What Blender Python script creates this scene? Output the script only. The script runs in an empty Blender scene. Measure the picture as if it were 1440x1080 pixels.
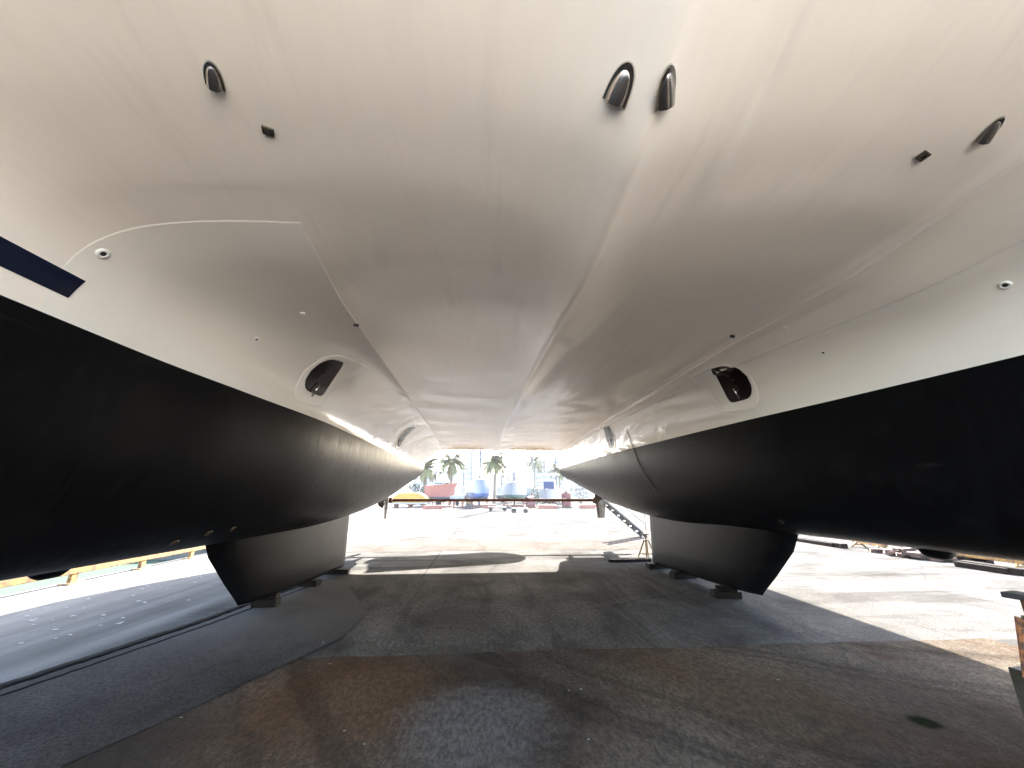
import bpy, bmesh, math, random
from mathutils import Vector, Matrix
random.seed(11)
S = bpy.context.scene
COL = S.collection
rad = math.radians
# ---------------------------------------------------------------- camera, sky, sun, exposure
CAM_H = 1.6
cam = bpy.data.cameras.new('camera')
cam.sensor_width = 36; cam.lens = 541/1440*36; cam.clip_start = .05; cam.clip_end = 6000
co = bpy.data.objects.new('camera', cam); COL.objects.link(co)
co.location = (0, 0, CAM_H); co.rotation_euler = (rad(90+16.2), 0, rad(-4.23))
S.camera = co
S.render.resolution_x = 1024; S.render.resolution_y = 768
# direction TOWARDS the sun: per metre up the ray goes SX to the right and SY aft
SX, SY = .35, 1.624
sdir = Vector((SX, SY, 1)).normalized()
sun_el = math.asin(sdir.z); sun_az = math.atan2(sdir.x, sdir.y)
W = bpy.data.worlds.new('World'); S.world = W; W.use_nodes = True
nt = W.node_tree; bg = nt.nodes['Background']
sky = nt.nodes.new('ShaderNodeTexSky'); sky.sky_type = 'NISHITA'; sky.sun_disc = False
sky.sun_elevation = sun_el; sky.sun_rotation = sun_az; sky.air_density = 1.0; sky.dust_density = 2.2; sky.ozone_density = 1.0
nt.links.new(sky.outputs[0], bg.inputs[0]); bg.inputs[1].default_value = .13
sl = bpy.data.lights.new('sun', 'SUN'); sl.energy = 5.0; sl.angle = rad(.5); sl.color = (1, .95, .88)
so = bpy.data.objects.new('sun', sl); COL.objects.link(so); so.location = (20, 60, 60)
so.rotation_euler = (-sdir).to_track_quat('-Z', 'Y').to_euler()
S.view_settings.view_transform = 'Standard'; S.view_settings.look = 'None'
S.view_settings.exposure = 3.85; S.view_settings.gamma = 1
try:
    S.cycles.max_bounces = 12; S.cycles.diffuse_bounces = 8; S.cycles.glossy_bounces = 5
except Exception: pass

# ---------------------------------------------------------------- helpers
def tag(o, label=None, cat=None, group=None, kind=None):
    if label: o['label'] = label
    if cat: o['category'] = cat
    if group: o['group'] = group
    if kind: o['kind'] = kind
    return o
def empty(name, loc=(0, 0, 0), label=None, cat=None, group=None, rz=0):
    o = bpy.data.objects.new(name, None); COL.objects.link(o); o.empty_display_size = .2
    o.location = loc; o.rotation_euler = (0, 0, rz)
    return tag(o, label, cat, group)
def obj(name, bm, m, parent=None, smooth=False, recalc=True):
    if recalc: bmesh.ops.recalc_face_normals(bm, faces=bm.faces)
    me = bpy.data.meshes.new(name); bm.to_mesh(me); bm.free()
    if smooth:
        for p in me.polygons: p.use_smooth = True
    for mm in (m if isinstance(m, (list, tuple)) else [m]): me.materials.append(mm)
    o = bpy.data.objects.new(name, me); COL.objects.link(o)
    if parent: o.parent = parent
    return o
def grid(rows, closed=False, flip=False):
    bm = bmesh.new()
    vs = [[bm.verts.new(p) for p in r] for r in rows]
    for a, b in zip(vs, vs[1:]):
        n = len(a)
        for i in range(n if closed else n-1):
            j = (i+1) % n
            f = (a[i], a[j], b[j], b[i])
            try: bm.faces.new(f[::-1] if flip else f)
            except ValueError: pass
    return bm
def cap(bm, ring):
    try: bm.faces.new(ring)
    except ValueError: pass
def box(bm, c, s, rz=0, rx=0, ry=0, bev=0, taper=None):
    M = Matrix.Translation(c) @ Matrix.Rotation(rz, 4, 'Z') @ Matrix.Rotation(ry, 4, 'Y') @ Matrix.Rotation(rx, 4, 'X')
    r = bmesh.ops.create_cube(bm, size=1)
    for v in r['verts']:
        k = 1
        if taper and v.co.z > 0: k = taper
        v.co = M @ Vector((v.co.x*s[0]*k, v.co.y*s[1]*k, v.co.z*s[2]))
    if bev:
        es = list({e for v in r['verts'] for e in v.link_edges})
        bmesh.ops.bevel(bm, geom=es, offset=bev, segments=2, affect='EDGES', profile=.5)
def tube(bm, pts, r, n=8, caps=True):
    pts = [Vector(p) for p in pts]
    if not isinstance(r, (list, tuple)): r = [r]*len(pts)
    prev = None; last = None
    for i, p in enumerate(pts):
        d = (pts[min(i+1, len(pts)-1)]-pts[max(i-1, 0)]).normalized()
        up = Vector((0, 0, 1)) if abs(d.z) < .95 else Vector((0, 1, 0))
        u = d.cross(up).normalized(); v = d.cross(u).normalized()
        ring = [bm.verts.new(p + (u*math.cos(2*math.pi*k/n)+v*math.sin(2*math.pi*k/n))*r[i]) for k in range(n)]
        if prev:
            for k in range(n): bm.faces.new((prev[k], prev[(k+1) % n], ring[(k+1) % n], ring[k]))
        elif caps: bm.faces.new(ring[::-1])
        prev = ring
    if caps: bm.faces.new(prev)
def copy_tree(o, parent=None):
    c = o.copy(); COL.objects.link(c)
    if parent: c.parent = parent
    for ch in list(o.children): copy_tree(ch, c)
    return c

# ---------------------------------------------------------------- materials
def N(t, typ, **k):
    n = t.nodes.new(typ)
    for a, b in k.items(): setattr(n, a, b)
    return n
class Mat:
    def __init__(s, name, rough=.5, metal=0, coat=0, spec=.5):
        s.m = bpy.data.materials.new(name); s.m.use_nodes = True; s.t = s.m.node_tree
        s.b = s.t.nodes['Principled BSDF']
        s.b.inputs['Roughness'].default_value = rough; s.b.inputs['Metallic'].default_value = metal
        s.b.inputs['Coat Weight'].default_value = coat; s.b.inputs['Coat Roughness'].default_value = .08
        s.b.inputs['Specular IOR Level'].default_value = spec
        s.tc = N(s.t, 'ShaderNodeTexCoord')
    def co(s, scale=(1, 1, 1), rot=(0, 0, 0), loc=(0, 0, 0)):
        m = N(s.t, 'ShaderNodeMapping'); m.inputs['Scale'].default_value = scale; m.inputs['Rotation'].default_value = rot
        m.inputs['Location'].default_value = loc
        s.t.links.new(s.tc.outputs['Object'], m.inputs[0]); return m.outputs[0]
    def noise(s, scale, detail=4, vec=None, rough=.55, dist=0):
        n = N(s.t, 'ShaderNodeTexNoise'); n.inputs['Scale'].default_value = scale; n.inputs['Detail'].default_value = detail
        n.inputs['Roughness'].default_value = rough; n.inputs['Distortion'].default_value = dist
        s.t.links.new(vec if vec is not None else s.tc.outputs['Object'], n.inputs['Vector']); return n.outputs[0]
    def ramp(s, v, stops):
        r = N(s.t, 'ShaderNodeValToRGB'); e = r.color_ramp.elements
        while len(e) < len(stops): e.new(.5)
        for x, (p, c) in zip(e, stops):
            x.position = p; x.color = (c, c, c, 1) if not isinstance(c, tuple) else (*c, 1)
        s.t.links.new(v, r.inputs[0]); return r.outputs[0]
    def mix(s, f, a, b, mode='MIX'):
        m = N(s.t, 'ShaderNodeMix', data_type='RGBA', blend_type=mode)
        for i, v in ((0, f), (6, a), (7, b)):
            if isinstance(v, (int, float)): m.inputs[i].default_value = v
            elif isinstance(v, tuple): m.inputs[i].default_value = (*v, 1)
            else: s.t.links.new(v, m.inputs[i])
        return m.outputs[2]
    def math(s, op, a, b=0.0, c=0.0):
        m = N(s.t, 'ShaderNodeMath', operation=op)
        for i, v in ((0, a), (1, b), (2, c)):
            if isinstance(v, (int, float)): m.inputs[i].default_value = v
            else: s.t.links.new(v, m.inputs[i])
        return m.outputs[0]
    def color(s, v):
        if isinstance(v, tuple): s.b.inputs['Base Color'].default_value = (*v, 1)
        else: s.t.links.new(v, s.b.inputs['Base Color'])
        return s
    def rough(s, v): s.t.links.new(v, s.b.inputs['Roughness']); return s
    def bump(s, h, strength=.3, dist=.01):
        b = N(s.t, 'ShaderNodeBump'); b.inputs['Strength'].default_value = strength; b.inputs['Distance'].default_value = dist
        s.t.links.new(h, b.inputs['Height']); s.t.links.new(b.outputs[0], s.b.inputs['Normal'])
        s.t.links.new(b.outputs[0], s.b.inputs['Coat Normal']); return s
    def xyz(s):
        x = N(s.t, 'ShaderNodeSeparateXYZ'); s.t.links.new(s.tc.outputs['Object'], x.inputs[0]); return x.outputs
def simple(name, c, rough=.5, metal=0, var=.15, scale=6, coat=0, bump=0, spec=.5):
    m = Mat(name, rough, metal, coat, spec)
    n = m.noise(scale, 5)
    lo = tuple(x*(1-var) for x in c); hi = tuple(min(1, x*(1+var)) for x in c)
    m.color(m.mix(m.ramp(n, [(.3, 0.0), (.7, 1.0)]), lo, hi))
    if bump: m.bump(m.noise(scale*6, 4), bump, .01)
    return m.m
def smooth_mask(mt, v, a, b):
    r = N(mt.t, 'ShaderNodeMapRange', interpolation_type='SMOOTHSTEP')
    r.inputs['From Min'].default_value = a; r.inputs['From Max'].default_value = b
    mt.t.links.new(v, r.inputs['Value']); return r.outputs['Result']
M = {}
# white gelcoat of the underside: slightly wavy fairing, old dust and faint stains
m = Mat('white_gelcoat', .34, 0, .5)
st = m.ramp(m.noise(.9, 5, m.co((1, .45, 1)), .6, .6), [(.3, 0.0), (.78, 1.0)])
c = m.mix(st, (.88, .775, .655), (.85, .74, .62))
fine = m.ramp(m.noise(14, 6, m.co((1, .2, 1))), [(.45, 0.0), (.75, 1.0)])
c = m.mix(m.math('MULTIPLY', fine, .10), c, (.62, .55, .46))
wm = m.ramp(m.noise(3.2, 6, m.co((1.6, .22, 1), (0, 0, .12)), .62, .3), [(.56, 0.0), (.70, 1.0)])
c = m.mix(m.math('MULTIPLY', wm, .30), c, (.66, .57, .46))
m.color(c); m.rough(m.ramp(m.noise(2.4, 4), [(.3, .28), (.75, .42)]))
lw = m.noise(2.2, 3, m.co((2.2, .16, 2.2)), .5)
m.bump(m.mix(.35, lw, m.noise(1.6, 2, m.co((1.2, .5, 1.2)))), .22, .06); M['gel'] = m.m
# inner hull sides, greyer, chalkier gelcoat; polished swirls near the stern
m = Mat('hull_gelcoat', .22, 0, .6)
c = m.mix(m.ramp(m.noise(1.2, 5, m.co((1, .5, 1))), [(.3, 0.0), (.8, 1.0)]), (.87, .795, .69), (.84, .76, .65))
drip = m.ramp(m.noise(5, 5, m.co((1, 1.6, .35)), .6, .8), [(.58, 0.0), (.75, 1.0)])
c = m.mix(m.math('MULTIPLY', drip, .08), c, (.46, .41, .33))
m.color(c)
xx, yy_, zz_ = m.xyz()
far_ = m.math('ADD', .16, m.math('MULTIPLY', smooth_mask(m, yy_, .2, 3.2), .95))
m.bump(m.math('MULTIPLY', far_, m.noise(1.5, 3, m.co((1.2, .8, 1.6)), .5, .9)), .8, .05); M['side'] = m.m
# black antifouling with vertical roller streaks
m = Mat('black_antifouling', .42, 0, 0, .11)
sv = m.noise(9, 5, m.co((1, 3.0, .35)), .65)
big = m.noise(.8, 4)
c = m.mix(m.ramp(sv, [(.4, 0.0), (.75, 1.0)]), (.0020, .0020, .0023), (.0045, .0045, .005))
c = m.mix(m.ramp(big, [(.6, 0.0), (.8, .4)]), c, (.009, .0055, .004))
ch = m.ramp(m.noise(2.1, 8, m.co((1, .6, 1.2), (0, 0, 0), (3, 1, 2)), .72, .8), [(.54, 0.0), (.70, 1.0)])
c = m.mix(m.math('MULTIPLY', ch, .55), c, (.0115, .0112, .011))
sc = m.ramp(m.noise(6, 6, m.co((1, .12, 1.6), (0, 0, 0), (1, 4, 2)), .6, .2), [(.64, 0.0), (.70, 1.0)])
c = m.mix(m.math('MULTIPLY', sc, .5), c, (.018, .017, .016))
m.color(c); m.rough(m.ramp(sv, [(.3, .30), (.75, .52)])); m.bump(m.noise(7, 4, m.co((1, 3.2, .3))), .06, .012); M['black'] = m.m
M['navy'] = simple('navy_vinyl', (.003, .006, .02), .25, var=.1)
M['steel'] = simple('stainless_steel', (.46, .41, .365), .22, 1, var=.1, scale=20)
M['seal'] = simple('sealant_bead', (.50, .44, .36), .6)
M['dark_hole'] = simple('black_rubber', (.012, .011, .01), .5)
M['cream'] = simple('white_plastic', (.75, .72, .66), .35, var=.05)
M['glass'] = simple('dark_tinted_acrylic', (.012, .0035, .003), .2, var=.3, spec=.25)
M['bronze'] = simple('weathered_bronze', (.07, .055, .04), .5, .6, var=.4, scale=14)
m = Mat('rusty_steel', .75)
n = m.noise(7, 8, None, .65)
m.color(m.mix(m.ramp(n, [(.38, 0.0), (.62, 1.0)]), (.10, .035, .018), (.20, .075, .035))); m.bump(n, .5, .01); M['rust'] = m.m
m = Mat('flaking_orange_paint', .6)
n = m.noise(16, 8, None, .7)
m.color(m.mix(m.ramp(n, [(.46, 0.0), (.55, 1.0)]), (.34, .12, .035), (.07, .032, .018))); m.bump(n, .6, .01); M['orange'] = m.m
m = Mat('worn_yellow_paint', .6)
n = m.noise(9, 8, None, .7)
m.color(m.mix(m.ramp(n, [(.44, 0.0), (.6, 1.0)]), (.26, .145, .028), (.09, .04, .018))); m.bump(n, .5, .01); M['yellow'] = m.m
M['timber'] = simple('old_timber', (.009, .0065, .005), .9, var=.35, scale=9, bump=.4, spec=.08)
M['grey_paint'] = simple('grey_painted_metal', (.045, .045, .043), .6, var=.2)
m = Mat('cast_concrete', .85)
n = m.noise(12, 8, None, .65)
m.color(m.mix(m.ramp(n, [(.35, 0.0), (.7, 1.0)]), (.030, .026, .017), (.06, .05, .036))); m.bump(m.noise(40, 5), .5, .01); M['block'] = m.m

# ---------------------------------------------------------------- ground
def concrete(name, lo, hi, stain, seed=0, rough=.8, grime=.5):
    mt = Mat(name, min(.95, rough+.1), spec=0)
    L = (seed*7.3, seed*3.1, 0)
    a = mt.noise(.55, 6, mt.co((1, 1, 1), (0, 0, 0), L), .6, .3)
    c = mt.mix(mt.ramp(a, [(.32, 0.0), (.7, 1.0)]), lo, hi)
    b = mt.noise(1.6, 7, mt.co((1, .35, 1), (0, 0, .5), L), .68, 1.2)
    c = mt.mix(mt.math('MULTIPLY', mt.ramp(b, [(.5, 0.0), (.72, 1.0)]), grime), c, stain)
    g = mt.noise(45, 8, None, .75)
    c = mt.mix(mt.ramp(g, [(.35, .75), (.6, 0.0)]), c, tuple(x*.55 for x in stain))
    # fine cracks
    v = N(mt.t, 'ShaderNodeTexVoronoi', feature='DISTANCE_TO_EDGE'); v.inputs['Scale'].default_value = .33
    w = mt.noise(1.3, 6, None, .7)
    add = N(mt.t, 'ShaderNodeVectorMath', operation='ADD')
    sc = N(mt.t, 'ShaderNodeVectorMath', operation='SCALE'); sc.inputs['Scale'].default_value = 1.6
    comb = N(mt.t, 'ShaderNodeCombineXYZ'); mt.t.links.new(w, comb.inputs[0]); mt.t.links.new(w, comb.inputs[1])
    mt.t.links.new(comb.outputs[0], sc.inputs[0]); mt.t.links.new(mt.co((1, 1, 1), (0, 0, 0), L), add.inputs[0]); mt.t.links.new(sc.outputs[0], add.inputs[1])
    mt.t.links.new(add.outputs[0], v.inputs['Vector'])
    ck = mt.ramp(v.outputs['Distance'], [(.0, 1.0), (.0035, 0.0)])
    mt.ck = ck
    c = mt.mix(mt.math('MULTIPLY', ck, .35), c, (.03, .027, .024))
    mt.c = c
    h = mt.mix(.5, mt.noise(38, 6, None, .7), mt.noise(5, 6, None, .6))
    mt.bump(h, .6, .03)
    return mt
mg = concrete('yard_concrete', (0.0676, 0.0663, 0.0637), (0.1456, 0.1430, 0.1365), (0.0286, 0.0247, 0.0208), 0, .85, .35)
x, y, z = mg.xyz()
# second part of the yard where the quay turns left beyond the basin
# dirty ground; beneath the catamaran a masked tone carries its shade in the colour
jn = mg.ramp(mg.noise(.9, 8, mg.co((.35, 1.6, 1), (0, 0, .35)), .7, .8), [(.50, 0.0), (.60, .55)])
mg.c = mg.mix(jn, mg.c, (.030, .028, .025))
def jline(v, per):      # straight cast joints between the slabs
    fr = mg.math('ABSOLUTE', mg.math('SUBTRACT', mg.math('FRACT', mg.math('DIVIDE', v, per)), .5))
    return smooth_mask(mg, fr, .4965, .4985)
jj = mg.math('MAXIMUM', jline(mg.math('ADD', x, 1.2), 4.6), jline(mg.math('ADD', y, 1.9), 5.1))
mg.c = mg.mix(mg.math('MULTIPLY', jj, .8), mg.c, (.018, .016, .014))
ql = mg.ramp(mg.noise(1.1, 5, mg.co((1.3, .12, 1), (0, 0, .04)), .6, .3), [(.36, 0.0), (.66, 1.0)])
mg.c = mg.mix(mg.math('MULTIPLY', smooth_mask(mg, x, -3.9, -4.3), .72), mg.c, mg.mix(ql, (.088, .084, .079), (.190, .183, .172)))
near = mg.math('MULTIPLY', smooth_mask(mg, y, 10.6, 7.6), smooth_mask(mg, mg.math('ADD', mg.math('ABSOLUTE', mg.math('SUBTRACT', x, .6)), mg.math('MULTIPLY', mg.noise(.8, 4), 1.6)), 6.5, 3.6))  # under-boat mask, fades out about where the boat's shadow ends
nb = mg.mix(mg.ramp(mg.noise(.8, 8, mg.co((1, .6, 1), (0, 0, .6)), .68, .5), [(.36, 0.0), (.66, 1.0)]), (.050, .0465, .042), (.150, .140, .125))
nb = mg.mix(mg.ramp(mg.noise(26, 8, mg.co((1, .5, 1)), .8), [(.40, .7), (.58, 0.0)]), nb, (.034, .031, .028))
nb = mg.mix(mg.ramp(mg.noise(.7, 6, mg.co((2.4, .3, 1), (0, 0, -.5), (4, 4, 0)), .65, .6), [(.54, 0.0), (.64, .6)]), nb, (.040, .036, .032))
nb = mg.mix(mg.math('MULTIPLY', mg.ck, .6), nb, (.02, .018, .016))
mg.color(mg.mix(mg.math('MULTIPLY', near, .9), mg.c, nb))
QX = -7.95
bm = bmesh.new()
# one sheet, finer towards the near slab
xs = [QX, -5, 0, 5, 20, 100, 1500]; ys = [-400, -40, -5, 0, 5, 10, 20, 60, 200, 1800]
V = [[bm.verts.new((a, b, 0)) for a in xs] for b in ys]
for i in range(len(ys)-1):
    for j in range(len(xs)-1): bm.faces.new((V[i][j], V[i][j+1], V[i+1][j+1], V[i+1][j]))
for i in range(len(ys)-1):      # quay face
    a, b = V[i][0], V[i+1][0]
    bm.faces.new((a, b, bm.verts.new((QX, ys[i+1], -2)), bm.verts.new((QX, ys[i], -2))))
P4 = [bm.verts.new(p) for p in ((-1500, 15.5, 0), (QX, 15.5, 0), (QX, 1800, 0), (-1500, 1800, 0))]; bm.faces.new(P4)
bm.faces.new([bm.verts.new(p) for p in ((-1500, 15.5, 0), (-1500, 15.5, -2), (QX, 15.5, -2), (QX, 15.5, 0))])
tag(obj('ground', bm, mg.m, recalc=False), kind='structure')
# near slab of browner, oil-stained concrete (own sheet, 4 mm up), with a wavy front edge
ms = concrete('stained_slab', (0.0576, 0.0480, 0.0400), (0.1600, 0.1376, 0.1088), (0.0320, 0.0176, 0.0088), 3, .75, .5)
x, y, z = ms.xyz()
blot = ms.ramp(ms.noise(.75, 5, ms.co((1, .7, 1), (0, 0, .3), (1.7, .4, 0)), .6, 1.0), [(.52, 0.0), (.68, .8)])
c = ms.mix(blot, ms.c, (.05, .024, .011))
dk = ms.ramp(ms.noise(.6, 5, ms.co((1, .5, 1), (0, 0, -.4), (5, 2, 0)), .6, 1.4), [(.5, 0.0), (.66, .75)])
c = ms.mix(ms.math('MULTIPLY', dk, .6), c, (.015, .0145, .014))
def spot(mt, cx, cy, r):
    X, Y, Z = mt.xyz()
    d = mt.math('SQRT', mt.math('ADD', mt.math('POWER', mt.math('SUBTRACT', X, cx), 2.0), mt.math('POWER', mt.math('SUBTRACT', Y, cy), 2.0)))
    d = mt.math('ADD', d, mt.math('MULTIPLY', mt.math('SUBTRACT', mt.noise(6, 5), .5), r*.9))
    return smooth_mask(mt, d, r, r*.35)
for (sx_, sy_, sr_, sf_, sc_) in ((-1.15, 3.85, 1.3, .42, (0.1620, 0.0837, 0.0378)), (.0, 3.4, .75, .6, (0.1418, 0.1431, 0.1431)), (2.2, 3.9, 1.3, .45, (0.1553, 0.1107, 0.0702)), (1.2, 3.0, .8, .4, (0.1620, 0.1418, 0.1148)), (-2.4, 3.2, .9, .5, (0.0405, 0.0297, 0.0243)), (3.4, 3.5, .9, .4, (0.0675, 0.0540, 0.0405))):
    c = ms.mix(ms.math('MULTIPLY', spot(ms, sx_, sy_, sr_), sf_), c, sc_)
grit = ms.ramp(ms.noise(28, 8, ms.co((1, .45, 1)), .8), [(.42, .6), (.58, 0.0)])
c = ms.mix(grit, c, (0.0330, 0.0285, 0.0240))
c = ms.mix(ms.math('MULTIPLY', spot(ms, 3.28, 3.18, .13), .9), c, (.006, .009, .004))
# loosely curved scuffs left by dragged cradles
def arcs(mt, cx, cy, k, lo, hi):
    X, Y, Z = mt.xyz()
    d = mt.math('SQRT', mt.math('ADD', mt.math('POWER', mt.math('SUBTRACT', X, cx), 2.0), mt.math('POWER', mt.math('SUBTRACT', Y, cy), 2.0)))
    d = mt.math('ADD', d, mt.math('MULTIPLY', mt.noise(1.1, 4), .5))
    cb = N(mt.t, 'ShaderNodeCombineXYZ'); mt.t.links.new(d, cb.inputs[0])
    n = mt.noise(k, 5, cb.outputs[0], .6)
    return mt.ramp(n, [(lo, 0.0), (hi, 1.0)])
c = ms.mix(ms.math('MULTIPLY', arcs(ms, 6.5, 8.5, 2.4, .50, .62), .4), c, (.013, .012, .010))
c = ms.mix(ms.math('MULTIPLY', arcs(ms, -4, -3, 2.6, .58, .66), .4), c, (.075, .065, .055))
ms.color(c)
bm = bmesh.new()
top = []
n = 60
for i in range(n+1):
    X = -1.9 + (5.9+1.9)*i/n
    Yf = 4.72 + .012*math.sin(X*2.1) + .008*math.sin(X*7.7)
    top.append((X, Yf))
left = [(-1.3, 5.9), (-1.55, 5.3), (-1.95, 4.4), (-2.25, 3.7), (-2.6, 3.0), (-3.0, 2.0), (-3.2, .5), (-3.2, -3)]
rows = []
r1 = [bm.verts.new((a, b, .004)) for a, b in top]
r2 = [bm.verts.new((a + (left[5][0]+1.9)*(1-i/n)*0, -3, .004)) for i, (a, b) in enumerate(top)]
for i in range(n): bm.faces.new((r2[i], r2[i+1], r1[i+1], r1[i]))
lv = [bm.verts.new((a, b, .004)) for a, b in left[2:]]
bm.faces.new([r1[0]] + lv + [r2[0]])
tag(obj('slab', bm, ms.m), kind='structure')
# darker smooth wash-down strip along the left keel
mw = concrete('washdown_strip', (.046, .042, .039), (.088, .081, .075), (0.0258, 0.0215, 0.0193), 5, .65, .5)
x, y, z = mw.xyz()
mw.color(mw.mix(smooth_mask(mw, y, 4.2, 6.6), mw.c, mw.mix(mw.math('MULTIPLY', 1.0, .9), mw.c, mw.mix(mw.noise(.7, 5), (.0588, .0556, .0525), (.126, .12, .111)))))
bm = bmesh.new()
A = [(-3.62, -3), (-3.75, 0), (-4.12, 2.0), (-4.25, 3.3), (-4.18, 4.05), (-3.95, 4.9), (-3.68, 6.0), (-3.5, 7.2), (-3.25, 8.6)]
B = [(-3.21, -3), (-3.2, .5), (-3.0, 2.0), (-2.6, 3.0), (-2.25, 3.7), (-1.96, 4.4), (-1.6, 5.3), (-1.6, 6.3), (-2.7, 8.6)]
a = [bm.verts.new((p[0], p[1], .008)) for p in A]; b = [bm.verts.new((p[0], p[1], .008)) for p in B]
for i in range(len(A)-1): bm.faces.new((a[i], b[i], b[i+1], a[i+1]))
# a thin worn lip along its outer edge
def ribbon(bm, P, w, z0, z1):
    prev = None
    for i, p in enumerate(P):
        q0 = P[max(i-1, 0)]; q1 = P[min(i+1, len(P)-1)]
        d = Vector((q1[0]-q0[0], q1[1]-q0[1], 0)).normalized(); nrm = Vector((-d.y, d.x, 0))
        c = Vector((p[0], p[1], 0))
        ring = [bm.verts.new(c+nrm*w/2+Vector((0, 0, z0))), bm.verts.new(c+nrm*w/3+Vector((0, 0, z1))), bm.verts.new(c-nrm*w/3+Vector((0, 0, z1))), bm.verts.new(c-nrm*w/2+Vector((0, 0, z0)))]
        if prev:
            for k in range(3): bm.faces.new((prev[k], prev[k+1], ring[k+1], ring[k]))
        prev = ring
def dense(P, k=8, j=.02):
    out = []
    for i in range(len(P)-1):
        for q in range(k):
            t = q/k
            out.append((P[i][0]*(1-t)+P[i+1][0]*t+random.uniform(-j, j), P[i][1]*(1-t)+P[i+1][1]*t))
    out.append(P[-1]); return out
tag(obj('washdown_strip', bm, mw.m), kind='structure')
bm = bmesh.new(); ribbon(bm, dense(A, 14, .012), .15, .002, .021)
ribbon(bm, dense([(p[0]+.22, p[1]) for p in A], 14, .012), .03, .006, .015)
tag(obj('kerb_strip', bm, simple('worn_kerb', (.007, .0068, .0065), .95, var=.5, scale=12, bump=.5, spec=.02), smooth=True), kind='structure')
# a paler road band crossing behind the sterns
mr = concrete('pale_road', (.075, .07, .065), (.12, .112, .103), (.05, .038, .03), 8, .85, .6); mr.color(mr.c)
bm = bmesh.new()
v = [bm.verts.new(p) for p in ((QX+.3, 12.6, .004), (60, 12.6, .004), (60, 15.6, .004), (QX+.3, 15.6, .004))]; bm.faces.new(v)
tag(obj('road', bm, mr.m), kind='structure')
# unseen pale sheet added behind the camera to bounce light up under the boat
mp = concrete('bounce_concrete', (.72, .68, .61), (.80, .76, .69), (.56, .5, .43), 9, .85, .3); mp.color(mp.c)
bm = bmesh.new()
v = [bm.verts.new(p) for p in ((QX+.3, -60, .006), (60, -60, .006), (60, -3.4, .006), (QX+.3, -3.4, .006))]; bm.faces.new(v)
tag(obj('bounce_sheet', bm, mp.m), kind='structure')
# water of the basin on the left
mwt = Mat('basin_water', .6, spec=0); mwt.color((.052, .072, .054)); mwt.bump(mwt.noise(2.2, 5, mwt.co((1, .6, 1))), .5, .08)
bm = bmesh.new()
v = [bm.verts.new(p) for p in ((-1500, -400, -.55), (QX+.01, -400, -.55), (QX+.01, 15.5, -.55), (-1500, 15.5, -.55))]; bm.faces.new(v)
tag(obj('water', bm, mwt.m), kind='structure')

# ---------------------------------------------------------------- catamaran shape
# SHAPE-BEGIN  (Z values relative to 1.6 m above ground; H() lifts them)
def H(z): return z+CAM_H
def curve(pts):
    xs = [p[0] for p in pts]; ys = [p[1] for p in pts]; n = len(xs)
    d = [(ys[i+1]-ys[i])/(xs[i+1]-xs[i]) for i in range(n-1)]
    mm = [d[0]]+[0 if d[i-1]*d[i] <= 0 else 2*d[i-1]*d[i]/(d[i-1]+d[i]) for i in range(1, n-1)]+[d[-1]]
    def f(x):
        if x <= xs[0]: return ys[0]
        if x >= xs[-1]: return ys[-1]
        i = 0
        while x > xs[i+1]: i += 1
        h = xs[i+1]-xs[i]; t = (x-xs[i])/h
        return (2*t**3-3*t*t+1)*ys[i]+(t**3-2*t*t+t)*h*mm[i]+(-2*t**3+3*t*t)*ys[i+1]+(t**3-t*t)*h*mm[i+1]
    return f
def sst(a, b, x):
    t = max(0, min(1, (x-a)/(b-a))); return t*t*(3-2*t)
Y0, Y1 = -.5, 14.3
crest = curve([(-1.5, 2.8), (-.5, 2.34), (0, 2.1), (.5, 1.89), (1, 1.72), (1.4, 1.643), (1.8, 1.608), (2.2, 1.612), (2.7, 1.635), (4, 1.68), (14.3, 1.71)])
ridge = curve([(-1.5, 2.7), (0, 1.93), (.5, 1.66), (.83, 1.50), (1.3, 1.34), (2, 1.28), (4.1, 1.39), (10, 1.52), (13, 1.55), (14.3, 1.59)])
xmid = curve([(-1.5, .65), (1.3, .6), (4, .55), (10, .47), (14.3, .45)])
xcl = curve([(-1.5, -1.0), (2.08, -1.13), (3.3, -1.24), (5.4, -1.29), (8.8, -1.33), (14.3, -1.44)])
xcr = curve([(-1.5, 2.7), (14.3, 2.78)])
wl = {-1: curve([(-4, -3.38), (-2.5, -2.9), (-1, -2.55), (0, -2.45), (1.7, -2.39), (2.74, -2.37), (3.73, -2.28), (5.6, -2.12), (13, -2.09), (14.3, -2.12)]),
      1: curve([(-4, 4.22), (-2.5, 4.1), (0, 3.95), (2.5, 3.74), (3.65, 3.6), (4.6, 3.45), (6.3, 3.25), (9, 3.0), (12.9, 2.84), (14.3, 2.8)])}
hc = {-1: -3.4, 1: 4.25}
zbot = curve([(-4, .5), (-3.4, -.3), (-2, -.5), (0, -.56), (7, -.56), (9, -.48), (11, -.27), (13, .12), (14.3, .42)])
ZW = .95
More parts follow.
